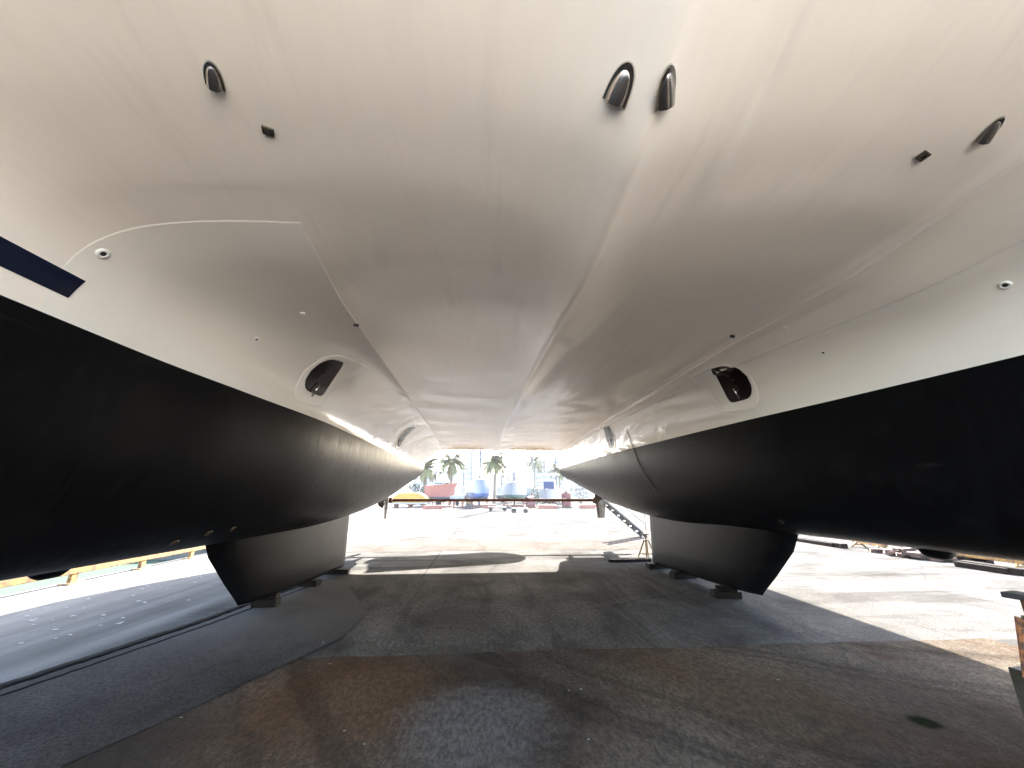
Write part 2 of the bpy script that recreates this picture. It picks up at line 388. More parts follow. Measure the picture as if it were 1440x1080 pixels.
def ceil(x, Y):
    xm = xmid(Y); zc = crest(Y); D = zc-ridge(Y)
    e = .05; d = math.sqrt((x-xm)**2+e*e)-e
    wgt = .42 if x < xm else .5
    z = zc-D*math.exp(-d/wgt)
    z -= .036*math.exp(-math.sqrt((x-xm)**2+.00006)/.045)*(1-sst(7, 12, Y))
    z -= .036*math.exp(-math.sqrt((xcr(Y)-.09-x)**2+.0001)/.045)*sst(.7, 1.4, Y)*(1-sst(4.5, 9, Y))
    # vaults either side fall again towards the chines
    dl = max(0, x-xcl(Y)); dr = max(0, xcr(Y)-x)
    z -= (.05*sst(1.6, 2.6, Y)+.07*sst(9, 14, Y))*(math.exp(-dl/.22)+math.exp(-dr/.22))
    # moulded folds of the forward fairing
    fr = 1-sst(1.3, 1.8, Y)
    z -= .036*fr*math.exp(-math.sqrt((x-1.07)**2+.0001)/.05) + .03*fr*math.exp(-((x-.2)/.3)**2)*0
    # transverse lip where the tunnel vaulting begins
    for cx, w in ((-.45, .95), (1.6, 1.0)):
        t = (x-cx)/w
        if abs(t) < 1:
            Yb = 1.66+.28*t*t
            z += .0012*sst(Yb-.03, Yb+.03, Y)*(1-t**4)*(1-sst(2.2, 4, Y))
    # slight ripple of the laminate towards the stern
    va = (x-(xcl(Y)+xm)/2)/.9 if x < xm else (x-(xcr(Y)+xm)/2)/1.15
    z += .009*sst(4.5, 9, Y)*math.sin(4.6*(Y+.55*va*va))*(1-math.exp(-d/.2))
    return z
wwt = curve([(-1.5, 1.6), (2, 1.5), (5, .75), (14.3, .6)])
def wall(s, Y, t):
    cx = xcl(Y) if s < 0 else xcr(Y)
    cz = ceil(cx, Y)
    st = sst(2.044, 2.053, Y) if s < 0 else sst(1.2, 2.2, Y)
    cz2 = cz-(.0015*st+.013*sst(2.06, 3.2, Y))
    wx = wl[s](Y)
    w = wwt(Y)
    qx, qz = wx, cz2
    a, b, c = (1-t)**2, 2*t*(1-t)*w, t*t
    x = (a*cx+b*qx+c*wx)/(a+b+c); z = (a*cz2+b*qz+c*ZW)/(a+b+c)
    if s < 0:   # the panel aft of Y=2.05 stands 12 mm proud
        k = .002*st*(1-t)**.5
        z -= k*.7; x += k*.7
    else:       # longitudinal crease low on the wall of the right hull
        k = .03*sst(1.5, 2.5, Y)*(1-sst(.28, .30, t))*min(1, t*14)
        z -= k*.7; x -= k*.7
    return x, z
# SHAPE-END
def arange(a, b, s):
    n = max(1, round((b-a)/s)); return [a+(b-a)*i/n for i in range(n+1)]
YS = sorted(set([round(v, 4) for v in arange(-.5, 0, .05)+arange(0, 1.4, .05)+arange(1.4, 2.2, .012)+[2.041, 2.045, 2.049, 2.053]+arange(2.2, 4, .06)+arange(4, 14.3, .1)]))
cat = empty('catamaran', (0, 5, 0), 'huge white catamaran with black bottom paint, seen from underneath between its two hulls', 'catamaran')
OFF = Matrix.Translation((0, -5, 0))
def cobj(name, bm, m, smooth=True, recalc=False, parent=None, label=None):
    bmesh.ops.transform(bm, matrix=OFF, verts=bm.verts)
    o = obj(name, bm, m, parent or cat, smooth, recalc)
    if label: o['label'] = label
    return o
# bridge deck underside
rows = []
for Y in YS:
    a, b = xcl(Y), xcr(Y); n = 150
    rows.append([(a+(b-a)*i/n, Y, H(ceil(a+(b-a)*i/n, Y))) for i in range(n+1)])
bm = grid(rows)
cobj('bridge_deck', bm, M['gel'], label='smooth cream underside of the bridge deck with a soft central ridge')
for s in (-1, 1):
    word = 'left' if s < 0 else 'right'
    rows = []
    for Y in YS:
        r = []
        for i in range(49):
            x, z = wall(s, Y, i/48); r.append((x, Y, H(z)))
        rows.append(r)
    bm = grid(rows)
    for f in bm.faces:
        cm = f.calc_center_median(); r0 = wall(s, cm.y, .29)[0]
        f.material_index = 0 if (s < 0 and cm.y < 2.045) or (s > 0 and cm.x < r0) else 1
    sr = []
    for Y in YS:
        a = xcl(Y) if s < 0 else xcr(Y); x, z = wall(s, Y, 0); sr.append([(a, Y, H(ceil(a, Y))+.002), (x, Y, H(z)-.0003)])
    g = grid(sr); me = bpy.data.meshes.new('t'); g.to_mesh(me); g.free(); bm.from_mesh(me); bpy.data.meshes.remove(me)
    cobj('hull_side', bm, [M['gel'], M['side']], label='white inner side of the %s hull' % word)
    # black canoe body: inner waterline -> centreline -> outer waterline
    rows = []; c = hc[s]
    ya = arange(-4, 14.3, .14)
    for Y in ya:
        r = []; hb = abs(wl[s](Y)-c); zb = zbot(Y)+(.07*(1-sst(6, 9, Y)) if s > 0 else 0)
        for i in range(41):
            th = math.pi*i/40
            cx = math.copysign(abs(math.cos(th))**.82, math.cos(th)); sz = abs(math.sin(th))**.9
            r.append((c - s*cx*hb, Y, H(ZW-(ZW-zb)*sz)))
        rows.append(r)
    bm = grid(rows); bm.verts.ensure_lookup_table()
    cobj('hull_bottom', bm, M['black'], label='black antifouled bottom of the %s hull' % word)
    # outer topsides, bow flank and transom (outside the tunnel)
    rows = []
    for Y in arange(-4, 14.3, .3):
        hb = abs(wl[s](Y)-c); fl = (.45 if s < 0 else .8)*sst(-4, 0, Y)
        sh = 2.75-.0*Y
        r = [(c+s*hb, Y, H(ZW)), (c+s*(hb+fl*.5), Y, H(1.5)), (c+s*(hb+fl), Y, H(2.3)), (c+s*(hb+fl*.97), Y, H(sh)), (c+s*(hb+fl)*.0 + (c*0), Y, H(sh+.04))]
        rows.append(r)
    cobj('topsides', grid(rows), M['side'])
    rows = []
    for Y in arange(-4, Y0, .3):
        hb = abs(wl[s](Y)-c)
        rows.append([(c-s*hb, Y, H(ZW)), (c-s*hb*1.02, Y, H(1.8)), (c-s*hb, Y, H(2.75)), (c, Y, H(2.79))])
    cobj('bow_side', grid(rows), M['side'])
    bm = bmesh.new()
    hb = abs(wl[s](14.3)-c)
    ring = []
    for i in range(21):
        th = math.pi*i/20
        ring.append(bm.verts.new((c-s*math.copysign(abs(math.cos(th))**.82, math.cos(th))*hb, 14.298, H(ZW-(ZW-.42)*abs(math.sin(th))**.9))))
    ring += [bm.verts.new(p) for p in ((c+s*(hb+fl*.5), 14.298, H(1.5)), (c+s*(hb+fl), 14.298, H(2.3)), (c+s*(hb+fl*.97), 14.298, H(2.75)), (c-s*hb, 14.298, H(2.75)))]
    bm.faces.new(ring)
    cobj('transom', bm, M['side'], smooth=False)
# deck, cockpit beam, coachroof, hard top: above the tunnel, they cast the shadow
bm = bmesh.new(); box(bm, (.4, 6.9, H(2.78)), (7.8, 14.78, .08)); cobj('deck', bm, M['side'], False)
bm = bmesh.new(); box(bm, (.4, 14.33, H(2.2)), (5.2, .10, 1.15)); 
rows = []
for k in range(61):
    t = k/60; X = xcl(14.3)+(xcr(14.3)-xcl(14.3))*t; z = H(ceil(X, 14.3))
    rows.append([(X, 14.29, z+.002), (X, 14.33, z+.006), (X, 14.38, z+.03), (X, 14.40, z+.08), (X, 14.40, z+.5)])
g = grid(rows); me = bpy.data.meshes.new('t'); g.to_mesh(me); g.free(); bm.from_mesh(me); bpy.data.meshes.remove(me)
cobj('aft_beam', bm, M['gel'], False)
bm = bmesh.new(); box(bm, (.4, -.53, H(2.6)), (5.4, .06, .4)); cobj('fore_face', bm, M['gel'], False)
bm = bmesh.new(); box(bm, (0, 7.2, H(3.55)), (7.4, 8.5, 1.5), bev=.3); cobj('coachroof', bm, M['side'], False)
bm = bmesh.new(); box(bm, (0, 7.2, H(3.7)), (7.44, 7.4, .6), bev=.02); cobj('saloon_window', bm, M['glass'], False)
bm = bmesh.new(); box(bm, (-.3, 9.6, H(6.5)), (8.4, 7.4, .16), bev=.05)
for sx in (-3.4, 3.0):
    for yy in (6.6, 11.0): box(bm, (sx, yy, H(5.35)), (.12, .2, 2.25))
cobj('hard_top', bm, M['side'], False)

def wall_pt(s, Y, t, off):
    p = Vector((*[wall(s, Y, t)[0]], Y, H(wall(s, Y, t)[1])))
    e = .02
    a = Vector((wall(s, Y, min(1, t+e))[0], Y, H(wall(s, Y, min(1, t+e))[1]))) - Vector((wall(s, Y, t-e)[0], Y, H(wall(s, Y, t-e)[1])))
    b = Vector((wall(s, Y+.1, t)[0], Y+.1, H(wall(s, Y+.1, t)[1]))) - Vector((wall(s, Y-.1, t)[0], Y-.1, H(wall(s, Y-.1, t)[1])))
    n = a.cross(b).normalized()
    if n.x*s > 0 and abs(n.x) > .05: n = -n
    elif n.z > 0: n = -n
    return p+n*off
# escape hatches: arched dark pane in a moulded white surround
def hatch(s, pane, sur):
    """pane, sur: (Y, t) corners near-bottom, far-bottom, far-top, near-top"""
    def quad(Q, e, bulge, k=56):
        out = []
        for i in range(k):
            th = 2*math.pi*i/k
            a = math.copysign(abs(math.cos(th))**e, math.cos(th)); b = math.copysign(abs(math.sin(th))**e, math.sin(th))
            u = (a+1)/2; v = (b+1)/2       # u 0 near 1 far, v 0 bottom 1 top
            y = (1-v)*((1-u)*Q[0][0]+u*Q[1][0])+v*((1-u)*Q[3][0]+u*Q[2][0])
            t = (1-v)*((1-u)*Q[0][1]+u*Q[1][1])+v*((1-u)*Q[3][1]+u*Q[2][1])
            y -= bulge*math.sin(math.pi*v)*(1-u)**1.5 - .07*math.sin(math.pi*v)*u
            out.append((y, t))
        return out
    inn = quad(pane, .38, .05); out = quad(sur, .3, .06)
    def mixq(k): return [(a[0]*(1-k)+b[0]*k, a[1]*(1-k)+b[1]*k) for a, b in zip(inn, out)]
    prof = ((1.0, .001), (.965, .007), (.9, .008), (.3, .008), (.08, .007), (0, .001))
    bm = grid([[wall_pt(s, y, t, o) for y, t in mixq(k)] for k, o in prof], closed=True)
    f = cobj('escape_hatch', bm, M['side'], True)
    cy = sum(p[0] for p in inn)/len(inn); ct = sum(p[1] for p in inn)/len(inn)
    bm = grid([[wall_pt(s, cy+(y-cy)*q, ct+(t-ct)*q, .004+.004*(1-q)) for y, t in inn] for q in (1, .85, .6, .35, .02)], closed=True)
    cobj('pane', bm, M['glass'], True, parent=f)
    bm = bmesh.new(); q1 = wall_pt(s, cy+.09, ct+.1, .03); q2 = wall_pt(s, cy+.12, ct+.25, .03)
    tube(bm, [q1, q2], .009); cobj('latch', bm, M['steel'], parent=f)
hatch(-1, [(4.54, .75), (4.98, .735), (4.55, .29), (4.33, .35)], [(4.49, .90), (5.07, .85), (4.86, .15), (4.25, .27)])
hatch(1, [(4.52, .755), (4.92, .735), (4.50, .14), (4.31, .22)], [(4.50, .89), (5.12, .83), (4.92, .10), (4.27, .15)])
hatch(-1, [(9.35, .8), (9.68, .8), (9.3, .27), (9.05, .3)], [(9.3, .86), (9.76, .86), (9.42, .20), (9.0, .24)])
hatch(1, [(8.72, .86), (9.02, .86), (8.93, .24), (8.58, .3)], [(8.68, .92), (9.10, .92), (9.04, .17), (8.52, .24)])
# navy stripe band on the hull side forward of the panel
for s in (-1, 1):
    def at_z(Y, zz):
        lo, hi = 0, 1
        for _ in range(24):
            mt = (lo+hi)/2
            if wall(s, Y, mt)[1] > zz: lo = mt
            else: hi = mt
        return (lo+hi)/2
    rows = []
    for k in range(40):
        Y = Y0 + (2.145-Y0)*k/39
        rr = []
        for j in range(5):
            zz = 1.08+.128*j/4
            Yj = Y+(.03*(j/4) if k == 39 else 0)
            rr.append(wall_pt(s, Yj, at_z(Yj, zz), .003))
        rows.append(rr)
    cobj('stripe', grid(rows), M['navy'], label='dark navy stripe above the bottom paint')
# keels
def keel(s):
    X0, X1 = (-3.3, -3.1) if s < 0 else (4.2, 4.08)
    prof = []   # (y_front,y_back,z, thickness)
    levels = [(0, 5.08, 9.7, -.35, .40), (.25, 5.3, 9.72, -.72, .34), (.6, 5.68, 9.74, -1.08, .29), (.92, 6.0, 9.76, -1.36, .26), (1, 6.06, 9.7, -1.42, .21)]
    rows = []
    for q, ya, yb, z, th in levels:
        zz = H(z) ; r = []
        n = 26
        for sgn in (1, -1):
            for i in range(n):
                u = i/(n-1) if sgn > 0 else 1-i/(n-1)
                if (sgn < 0 and i in (0, n-1)): continue
                t = th*5*(.2969*math.sqrt(u)-.126*u-.3516*u*u+.2843*u**3-.09*u**4)/.5*.5
                y = ya+(yb-ya)*u
                x = X0+(X1-X0)*((y-5)/4.7)
                # bottom drops slightly aft
                r.append((x+sgn*t, y, zz-(.11*u if q > .5 else .06*u*q)))
        rows.append(r)
    bm = grid(rows, closed=True); bm.verts.ensure_lookup_table()
    n = len(rows[0]); cap(bm, [bm.verts[len(bm.verts)-n+i] for i in range(n)])
    cobj('keel', bm, M['black'], True, True)
for s in (-1, 1): keel(s)
# blister fairings low on the hulls
for s in (-1, 1):
    bm = bmesh.new()
    rows = []
    for i in range(9):
        u = i/8; y = 3.45+.28*u; k = math.sqrt(max(.02, 1-(2*u-1)**4))
        rows.append([(hc[s]+.10*k*math.cos(a), y, H(-.5 if s < 0 else -.44)-.13*k*max(0, math.sin(a))) for a in [math.pi*j/10 for j in range(11)]])
    bm = grid(rows); cobj('sounder_fairing', bm, M['black'])
# rudders, shafts and propellers
for s, ang, px in ((-1, .12, -3.15), (1, -.95, 4.0)):
    rows = []
    Mx = Matrix.Translation((px, 13.55, 0)) @ Matrix.Rotation(ang, 4, 'Z')
    for z, c0, c1, th in ((.45, -.24, .40, .06), (.1, -.24, .42, .06), (-.3, -.18, .34, .05), (-.72, -.13, .24, .035)):
        r = [(c0, 0), (c0+.08, th), ((c0+c1)/2, th), (c1, .004), (c1, -.004), ((c0+c1)/2, -th), (c0+.08, -th)]
        rows.append([Mx @ Vector((b, a, H(z))) for a, b in r])
    bm = grid(rows, closed=True); bm.verts.ensure_lookup_table()
    cap(bm, [bm.verts[len(bm.verts)-7+i] for i in range(7)])
    cobj('rudder', bm, M['bronze'], False, True)
    bm = bmesh.new(); tube(bm, [(px-.1, 11.4, H(-.22)), (px-.1, 13.0, H(-.10))], .028)
    box(bm, (px-.1, 12.75, H(.0)), (.03, .12, .3))
    cobj('propeller_shaft', bm, M['bronze'])
    bm = bmesh.new()
    for k in range(4):
        a = math.pi/2*k+.4
        c = Vector((px-.1, 13.03, H(-.10)))
        rows = []
        for j in range(6):
            r = .03+.26*j/5; w = .11*math.sin(math.pi*(.18+.78*j/5)); tw = .9-.5*j/5
            d = Vector((math.cos(a), 0, math.sin(a))); e = Vector((-math.sin(a), 0, math.cos(a)))
            rows.append([c+d*r+(e*math.cos(tw)+Vector((0, 1, 0))*math.sin(tw))*w*q for q in (-1, -.3, .3, 1)])
        g = grid(rows); me = bpy.data.meshes.new('t'); g.to_mesh(me); g.free(); bm.from_mesh(me); bpy.data.meshes.remove(me)
    tube(bm, [(px-.1, 12.97, H(-.10)), (px-.1, 13.08, H(-.10)), (px-.1, 13.16, H(-.10))], [.05, .045, .01])
    cobj('propeller', bm, M['bronze'])
    # swim platform lip behind the transom
    bm = bmesh.new(); box(bm, (hc[s]-s*.35, 14.75, H(.98)), (1.5, .9, .10), bev=.02); box(bm, (hc[s]-s*1.0, 14.75, H(.78)), (.06, .8, .32)); cobj('swim_platform', bm, M['grey_paint'], False)
for s, X in ((-1, -.7), (1, 2.0)):
    bm = bmesh.new(); tube(bm, [(X, 14.2, H(2.3)), (X, 14.6, H(3.4)), (X, 15.6, H(3.9)), (X, 17.8, H(4.1))], .06, 10); tube(bm, [(X, 17.65, H(4.1)), (X, 17.65, H(2.8))], .012, 5); cobj('added_davit', bm, M['steel'])  # unseen arms added to carry the shadow-casting inflatable
tn = empty('shadow_tender', (.65, 17.65, H(2.55)), 'unseen grey inflatable added behind the stern to cast shadow on the ground', 'shadow caster', rz=.3)  # added out of view; its shadow breaks up the sunlit strip
bm = bmesh.new(); pts = []
for k in range(25):
    a = -math.pi/2+math.pi*k/24; pts.append((1.1+.75*math.cos(a), .62*math.sin(a), .12*math.cos(a)))
tube(bm, [(-1.9, -.62, 0)]+pts+[(-1.9, .62, 0)], .24, 12); obj('shadow_tender_tube', bm, M['grey_paint'], tn, True)
bm = grid([[(x, -.5*k, -.05), (x, 0, -.38*k), (x, .5*k, -.05)] for x, k in ((-1.8, 1), (-.5, 1), (.8, .95), (1.4, .6), (1.8, .1))]); obj('bottom', bm, M['cream'], tn)
bm = bmesh.new(); box(bm, (-1.75, 0, .05), (.06, 1.0, .5)); obj('transom', bm, M['grey_paint'], tn)
# through-hull fittings on the hull sides and clam-shell covers under the deck
def surf(x, Y):
    if xcl(Y) <= x <= xcr(Y):
        f = lambda a, b: Vector((a, b, H(ceil(a, b))))
        p = f(x, Y); n = (f(x+.02, Y)-f(x-.02, Y)).cross(f(x, Y+.02)-f(x, Y-.02)).normalized()
    else:
        s = -1 if x < 0 else 1
        lo, hi = 0, 1
        for _ in range(24):
            mt = (lo+hi)/2
            if abs(wall(s, Y, mt)[0]-x) > 1e-9 and (abs(wall(s, Y, mt)[0]) < abs(x)): lo = mt
            else: hi = mt
        p = wall_pt(s, Y, lo, 0); n = (wall_pt(s, Y, lo, .1)-p).normalized()
    if n.z > 0: n = -n
    return p, n
def frame_at(p, n, fwd=Vector((0, -1, 0))):
    f = (fwd-n*fwd.dot(n)).normalized(); r = f.cross(n)
    return Matrix(((r.x, f.x, n.x, p.x), (r.y, f.y, n.y, p.y), (r.z, f.z, n.z, p.z), (0, 0, 0, 1)))
def clam(p, n, L=.13, Wd=.085, fwd=Vector((0, -1, 0))):
    A = frame_at(p, n, fwd)
    # rim
    def outline(k, sc):
        out = []
        for i in range(k):
            th = math.pi*i/(k-1)
            out.append((math.cos(th)*Wd/2*sc, -L*.45+ (math.sin(th)**.8)*L*sc))
        return out
    o = outline(25, 1.0); i1 = outline(25, .80)
    bm = bmesh.new()
    rows = []
    base = [A @ Vector((a, b, 0)) for a, b in o]; rim = [A @ Vector((a, b, .006)) for a, b in o]; inner = [A @ Vector((a, b+.004, .007)) for a, b in i1]
    bm2 = grid([base, rim, inner])
    r = cobj('clam_vent', bm2, M['steel'], False)
    bead = cobj('sealant', grid([[A @ Vector((a*1.0, b, .0005)) for a, b in outline(25, 1.0)], [A @ Vector((a*1.07, b*1.0+(.004 if b > -L*.4 else -.003), .002)) for a, b in outline(25, 1.0)], [A @ Vector((a*1.10, b+(.006 if b > -L*.4 else -.004), 0)) for a, b in outline(25, 1.0)]]), M['seal'], True, parent=r)
    for a, b in ((-Wd*.42, -L*.3), (Wd*.42, -L*.3), (0, L*.5)):
        bm = bmesh.new(); tube(bm, [A @ Vector((a, b, .005)), A @ Vector((a, b, .0095))], .0036, 8); cobj('screw', bm, M['steel'], False, parent=r)
    rows = []
    for q in (1, .93, .8, .6, .4, .2, .02):
        h = .031*math.sqrt(max(0, 1-q**2.4))
        rows.append([A @ Vector((a*q, -L*.45+.004+(b+L*.45)*(q if True else 1), .006+h*(1-.75*((b+L*.45)*q/L)))) for a, b in i1])
    g = cobj('cowl', grid(rows), M['steel'], True, parent=r)
def vent_square(p, n, w=.06):
    A = frame_at(p, n, Vector((.35, -1, 0)))
    bm = bmesh.new(); box(bm, (0, 0, .006), (w, w*.8, .012), bev=.004); bmesh.ops.transform(bm, matrix=A, verts=bm.verts)
    r = cobj('drain_plate', bm, M['bronze'], False)
    bm = bmesh.new(); tube(bm, [(0, 0, .008), (0, 0, .0135)], w*.2, 12); bmesh.ops.transform(bm, matrix=A, verts=bm.verts)
    cobj('drain_hole', bm, M['steel'], False, parent=r)
def fitting(p, n, r0=.028, hole=True):
    A = frame_at(p, n, Vector((0, -1, .01)))
    bm = bmesh.new()
    rows = [[A @ Vector((math.cos(a)*r, math.sin(a)*r, h)) for a in [2*math.pi*i/20 for i in range(20)]] for r, h in ((r0, 0), (r0*.95, .007), (r0*.6, .010), (r0*.42, .006))]
    f = cobj('skin_fitting', grid(rows, closed=True), M['cream'])
    if hole:
        bm = bmesh.new(); tube(bm, [A @ Vector((0, 0, .003)), A @ Vector((0, 0, .0065))], r0*.43, 16)
        cobj('outlet', bm, M['dark_hole'], False, parent=f)
for x, y, L, Wd, f, lab in ((-1.139, 1.254, .10, .07, (.35, -1, 0), 'leftmost clam vent'), (.483, 1.033, .13, .095, (0, -1, 0), 'clam vent beside the ridge'), (.632, .995, .13, .09, (-.15, -1, 0), 'clam vent on the ridge'), (2.356, 1.239, .11, .07, (-.3, -1, 0), 'rightmost clam vent')):
    clam(*surf(x, y), L, Wd, Vector(f))
vent_square(*surf(-1.025, 1.465), .05); vent_square(*surf(2.156, 1.37), .055)
for x, y, r, h in ((-2.25, 2.126, .034, True), (3.611, 2.127, .034, True), (-2.123, 3.48, .026, True), (3.455, 3.45, .026, True), (-1.639, 3.259, .022, False), (2.874, 3.214, .022, False)):
    fitting(*surf(x, y), r, h)
for x, y in ((-1.26, 3.542), (2.6, 3.579)):
    p, n = surf(x, y); A = frame_at(p, n); bm = bmesh.new()
    tube(bm, [A @ Vector((0, 0, -.002)), A @ Vector((0, 0, .01))], .026, 14); o = cobj('drain_hole', bm, M['dark_hole'], False)
HP = []
# recessed outlets in the black bottoms: a faint ring each
def hull_pt(s, Y, th):
    c = hc[s]; hb = abs(wl[s](Y)-c); zb = zbot(Y)
    f = lambda Y, th: Vector((hc[s]-s*math.copysign(abs(math.cos(th))**.82, math.cos(th))*abs(wl[s](Y)-hc[s]), Y, H(ZW-(ZW-zbot(Y)-(.07*(1-sst(6, 9, Y)) if s > 0 else 0))*abs(math.sin(th))**.9)))
    p = f(Y, th); a = f(Y, th+.02)-f(Y, th-.02); b = f(Y+.05, th)-f(Y-.05, th)
    n = a.cross(b).normalized()
    if (p-Vector((c, Y, H(.6)))).dot(n) < 0: n = -n
    return p, n
# thin dark cable hanging over the right hull side
pts = []
for k in range(3): pts.append(wall_pt(1, 7.9-.05*k, .62+.17*k, .012))
for k in range(8):
    p, n = hull_pt(1, 7.75-.06*k, .04+.08*k); pts.append(p+n*.012)
bm = bmesh.new(); tube(bm, pts, .007, 6); o = obj('cable', bm, M['dark_hole']); tag(o, 'thin dark cable hanging down the inner side of the right hull', 'cable')
mring = simple('bare_bronze', (.16, .10, .055), .35, .8, var=.3)
for s, Y, th in ((-1, 4.3, 1.02), (-1, 4.62, 1.00), (-1, 4.0, 1.1), (1, 4.9, 1.05), (1, 11.0, 1.2)):
    p, n = hull_pt(s, Y, th); A = frame_at(p, n, Vector((0, -1, .01)))
    rows = [[A @ Vector((math.cos(a)*r, math.sin(a)*r, h)) for a in [2*math.pi*i/20 for i in range(20)]] for r, h in ((.036, -.001), (.034, .006), (.027, .007), (.025, .001))]
    cobj('skin_fitting', grid(rows, closed=True), mring if s < 0 else M['bronze'])


# ---------------------------------------------------------------- things under and around the catamaran
def block_stack(name, loc, label, parts, rz=0, group=None, cat='block', m='timber'):
    bm = bmesh.new()
    for c, sz, r in parts: box(bm, c, sz, rz=r, bev=.008)
    o = obj(name, bm, M[m]); o.location = loc; o.rotation_euler.z = rz
    return tag(o, label, cat, group)
G = 'timber blocks under the keels'
block_stack('timber_block', (-3.22, 6.75, 0), 'dark timber block under the front of the left keel', [((0, 0, .055), (.34, .2, .11), 0), ((.02, 0, .143), (.26, .18, .065), .06)], .08, G)
block_stack('timber_block', (-3.14, 8.1, 0), 'dark timber block under the middle of the left keel', [((0, 0, .055), (.34, .2, .11), 0)], -.1, G)
block_stack('timber_block', (-3.08, 9.3, 0), 'pale timber block under the back corner of the left keel', [((0, 0, .045), (.5, .2, .09), 0)], .05, G)
block_stack('timber_block', (4.02, 6.75, 0), 'dark splintered timber block jutting out under the front of the right keel', [((0, 0, .055), (.42, .22, .10), 0), ((.02, 0, .14), (.3, .16, .065), -.08)], -.15, G)
block_stack('timber_block', (4.1, 8.3, 0), 'dark timber block under the middle of the right keel', [((0, 0, .055), (.5, .2, .11), 0), ((0, 0, .125), (.45, .2, .03), 0)], .1, G)
block_stack('timber_block', (4.08, 9.45, 0), 'dark timber block under the back corner of the right keel', [((0, 0, .05), (.5, .2, .10), 0)], 0, G)
# steel beam clamped across the rudders
t = empty('steel_beam', (.45, 13.9, H(-.14)), 'long thin rusty brown steel beam lying level between the two rudders', 'steel beam')
bm = bmesh.new(); box(bm, (0, 0, .03), (8.6, .10, .014)); box(bm, (0, 0, -.045), (8.6, .10, .014)); box(bm, (0, 0, -.0075), (8.6, .014, .061)); obj('girder', bm, M['rust'], t)
for x in (-3.55, 3.5):
    bm = bmesh.new(); box(bm, (x, -.10, 0), (.14, .1, .18), bev=.01); tube(bm, [(x, -.22, .05), (x, .08, .05)], .012); obj('clamp', bm, M['rust'], t)
# boarding stairs at the right stern
t = empty('boarding_stairs', (6.55, 16.2, 0), 'grey metal boarding stairs with a thin handrail leaning at the right stern', 'stairs')
P0 = Vector((0, 0, 0)); P1 = Vector((-1.75, .35, 1.6))
for k, d in enumerate((-.25, .25)):
    bm = bmesh.new(); tube(bm, [P0+Vector((0, d, .03)), P1+Vector((0, d, 0))], .07, 6); obj('stringer', bm, M['grey_paint'], t)
for k in range(1, 8):
    q = P0.lerp(P1, k/8); bm = bmesh.new(); box(bm, q, (.22, .52, .04)); obj('tread', bm, M['grey_paint'], t)
bm = bmesh.new(); tube(bm, [P0+Vector((0, -.25, .05)), P0+Vector((0, -.25, .95)), P1+Vector((0, -.25, .9))], .014)
tube(bm, [P0+Vector((0, -.25, .5)), P1+Vector((0, -.25, .45))], .01)
obj('handrail', bm, M['grey_paint'], t)
# boat stands
def stand(loc, h, label, m, rz=0, spread=.26, cap_m='grey_paint', group=None):
    t = empty('boat_stand', loc, label, 'boat stand', group, rz)
    for k in range(4):
        a = math.pi/4+math.pi/2*k
        bm = bmesh.new(); tube(bm, [(math.cos(a)*spread, math.sin(a)*spread, .01), (math.cos(a)*.05, math.sin(a)*.05, h*.72)], .018, 8); obj('leg', bm, M[m], t)
    bm = bmesh.new()
    pts = [(math.cos(math.pi/4+math.pi/2*k)*spread*.8, math.sin(math.pi/4+math.pi/2*k)*spread*.8, h*.16) for k in range(4)]
    for k in range(4): tube(bm, [pts[k], pts[(k+1) % 4]], .011, 6)
    obj('brace', bm, M[m], t)
    bm = bmesh.new(); tube(bm, [(0, 0, h*.35), (0, 0, h*.74)], .032, 10); obj('sleeve', bm, M[m], t)
    bm = bmesh.new(); tube(bm, [(0, 0, h*.6), (0, 0, h*.96)], .017, 10); obj('screw', bm, M['rust'], t)
    bm = bmesh.new(); box(bm, (0, 0, h*.975), (.14, .14, .035), bev=.006); obj('pad', bm, M[cap_m], t)
    return t
tag(block_stack('concrete_block', (3.83, 2.62, 0), 'grey-green cast concrete block at the right edge, under the rusty orange stand', [((0, 0, .24), (.42, .42, .48), 0)], .12, cat='concrete block', m='block'))
stand((3.55, 2.56, .48), .50, 'flaking orange boat stand with a grey cap standing on the concrete block', 'orange', .2, .10)
stand((4.45, 10.9, 0), .62, 'small yellow boat stand just behind the right keel', 'yellow', .3, .24, 'yellow')
bm = bmesh.new(); box(bm, (0, 0, .03), (1.1, .12, .06), bev=.008); box(bm, (.25, .16, .03), (.5, .1, .05), rz=.3, bev=.006)
o = obj('plank', bm, M['timber']); o.location = (3.75, 10.35, .001); o.rotation_euler.z = .05; tag(o, 'dark plank lying on the ground behind the right keel', 'plank')
# low yellow guard rail along the quay edge (left)
t = empty('guard_rail', (-7.72, 10, 0), 'low yellow and rust guard rail along the quay edge on the left', 'guard rail')
bm = bmesh.new(); box(bm, (0, -2.3, .235), (.09, 14.6, .12), bev=.012); obj('rail', bm, M['yellow'], t)
yy = 7.08-6.2
while yy < 15:
    bm = bmesh.new(); box(bm, (0, yy-10, .095), (.07, .13, .19), bev=.006); box(bm, (0, yy-10, .012), (.2, .3, .024), bev=.004); obj('post', bm, M['yellow'], t)
    yy += 1.55
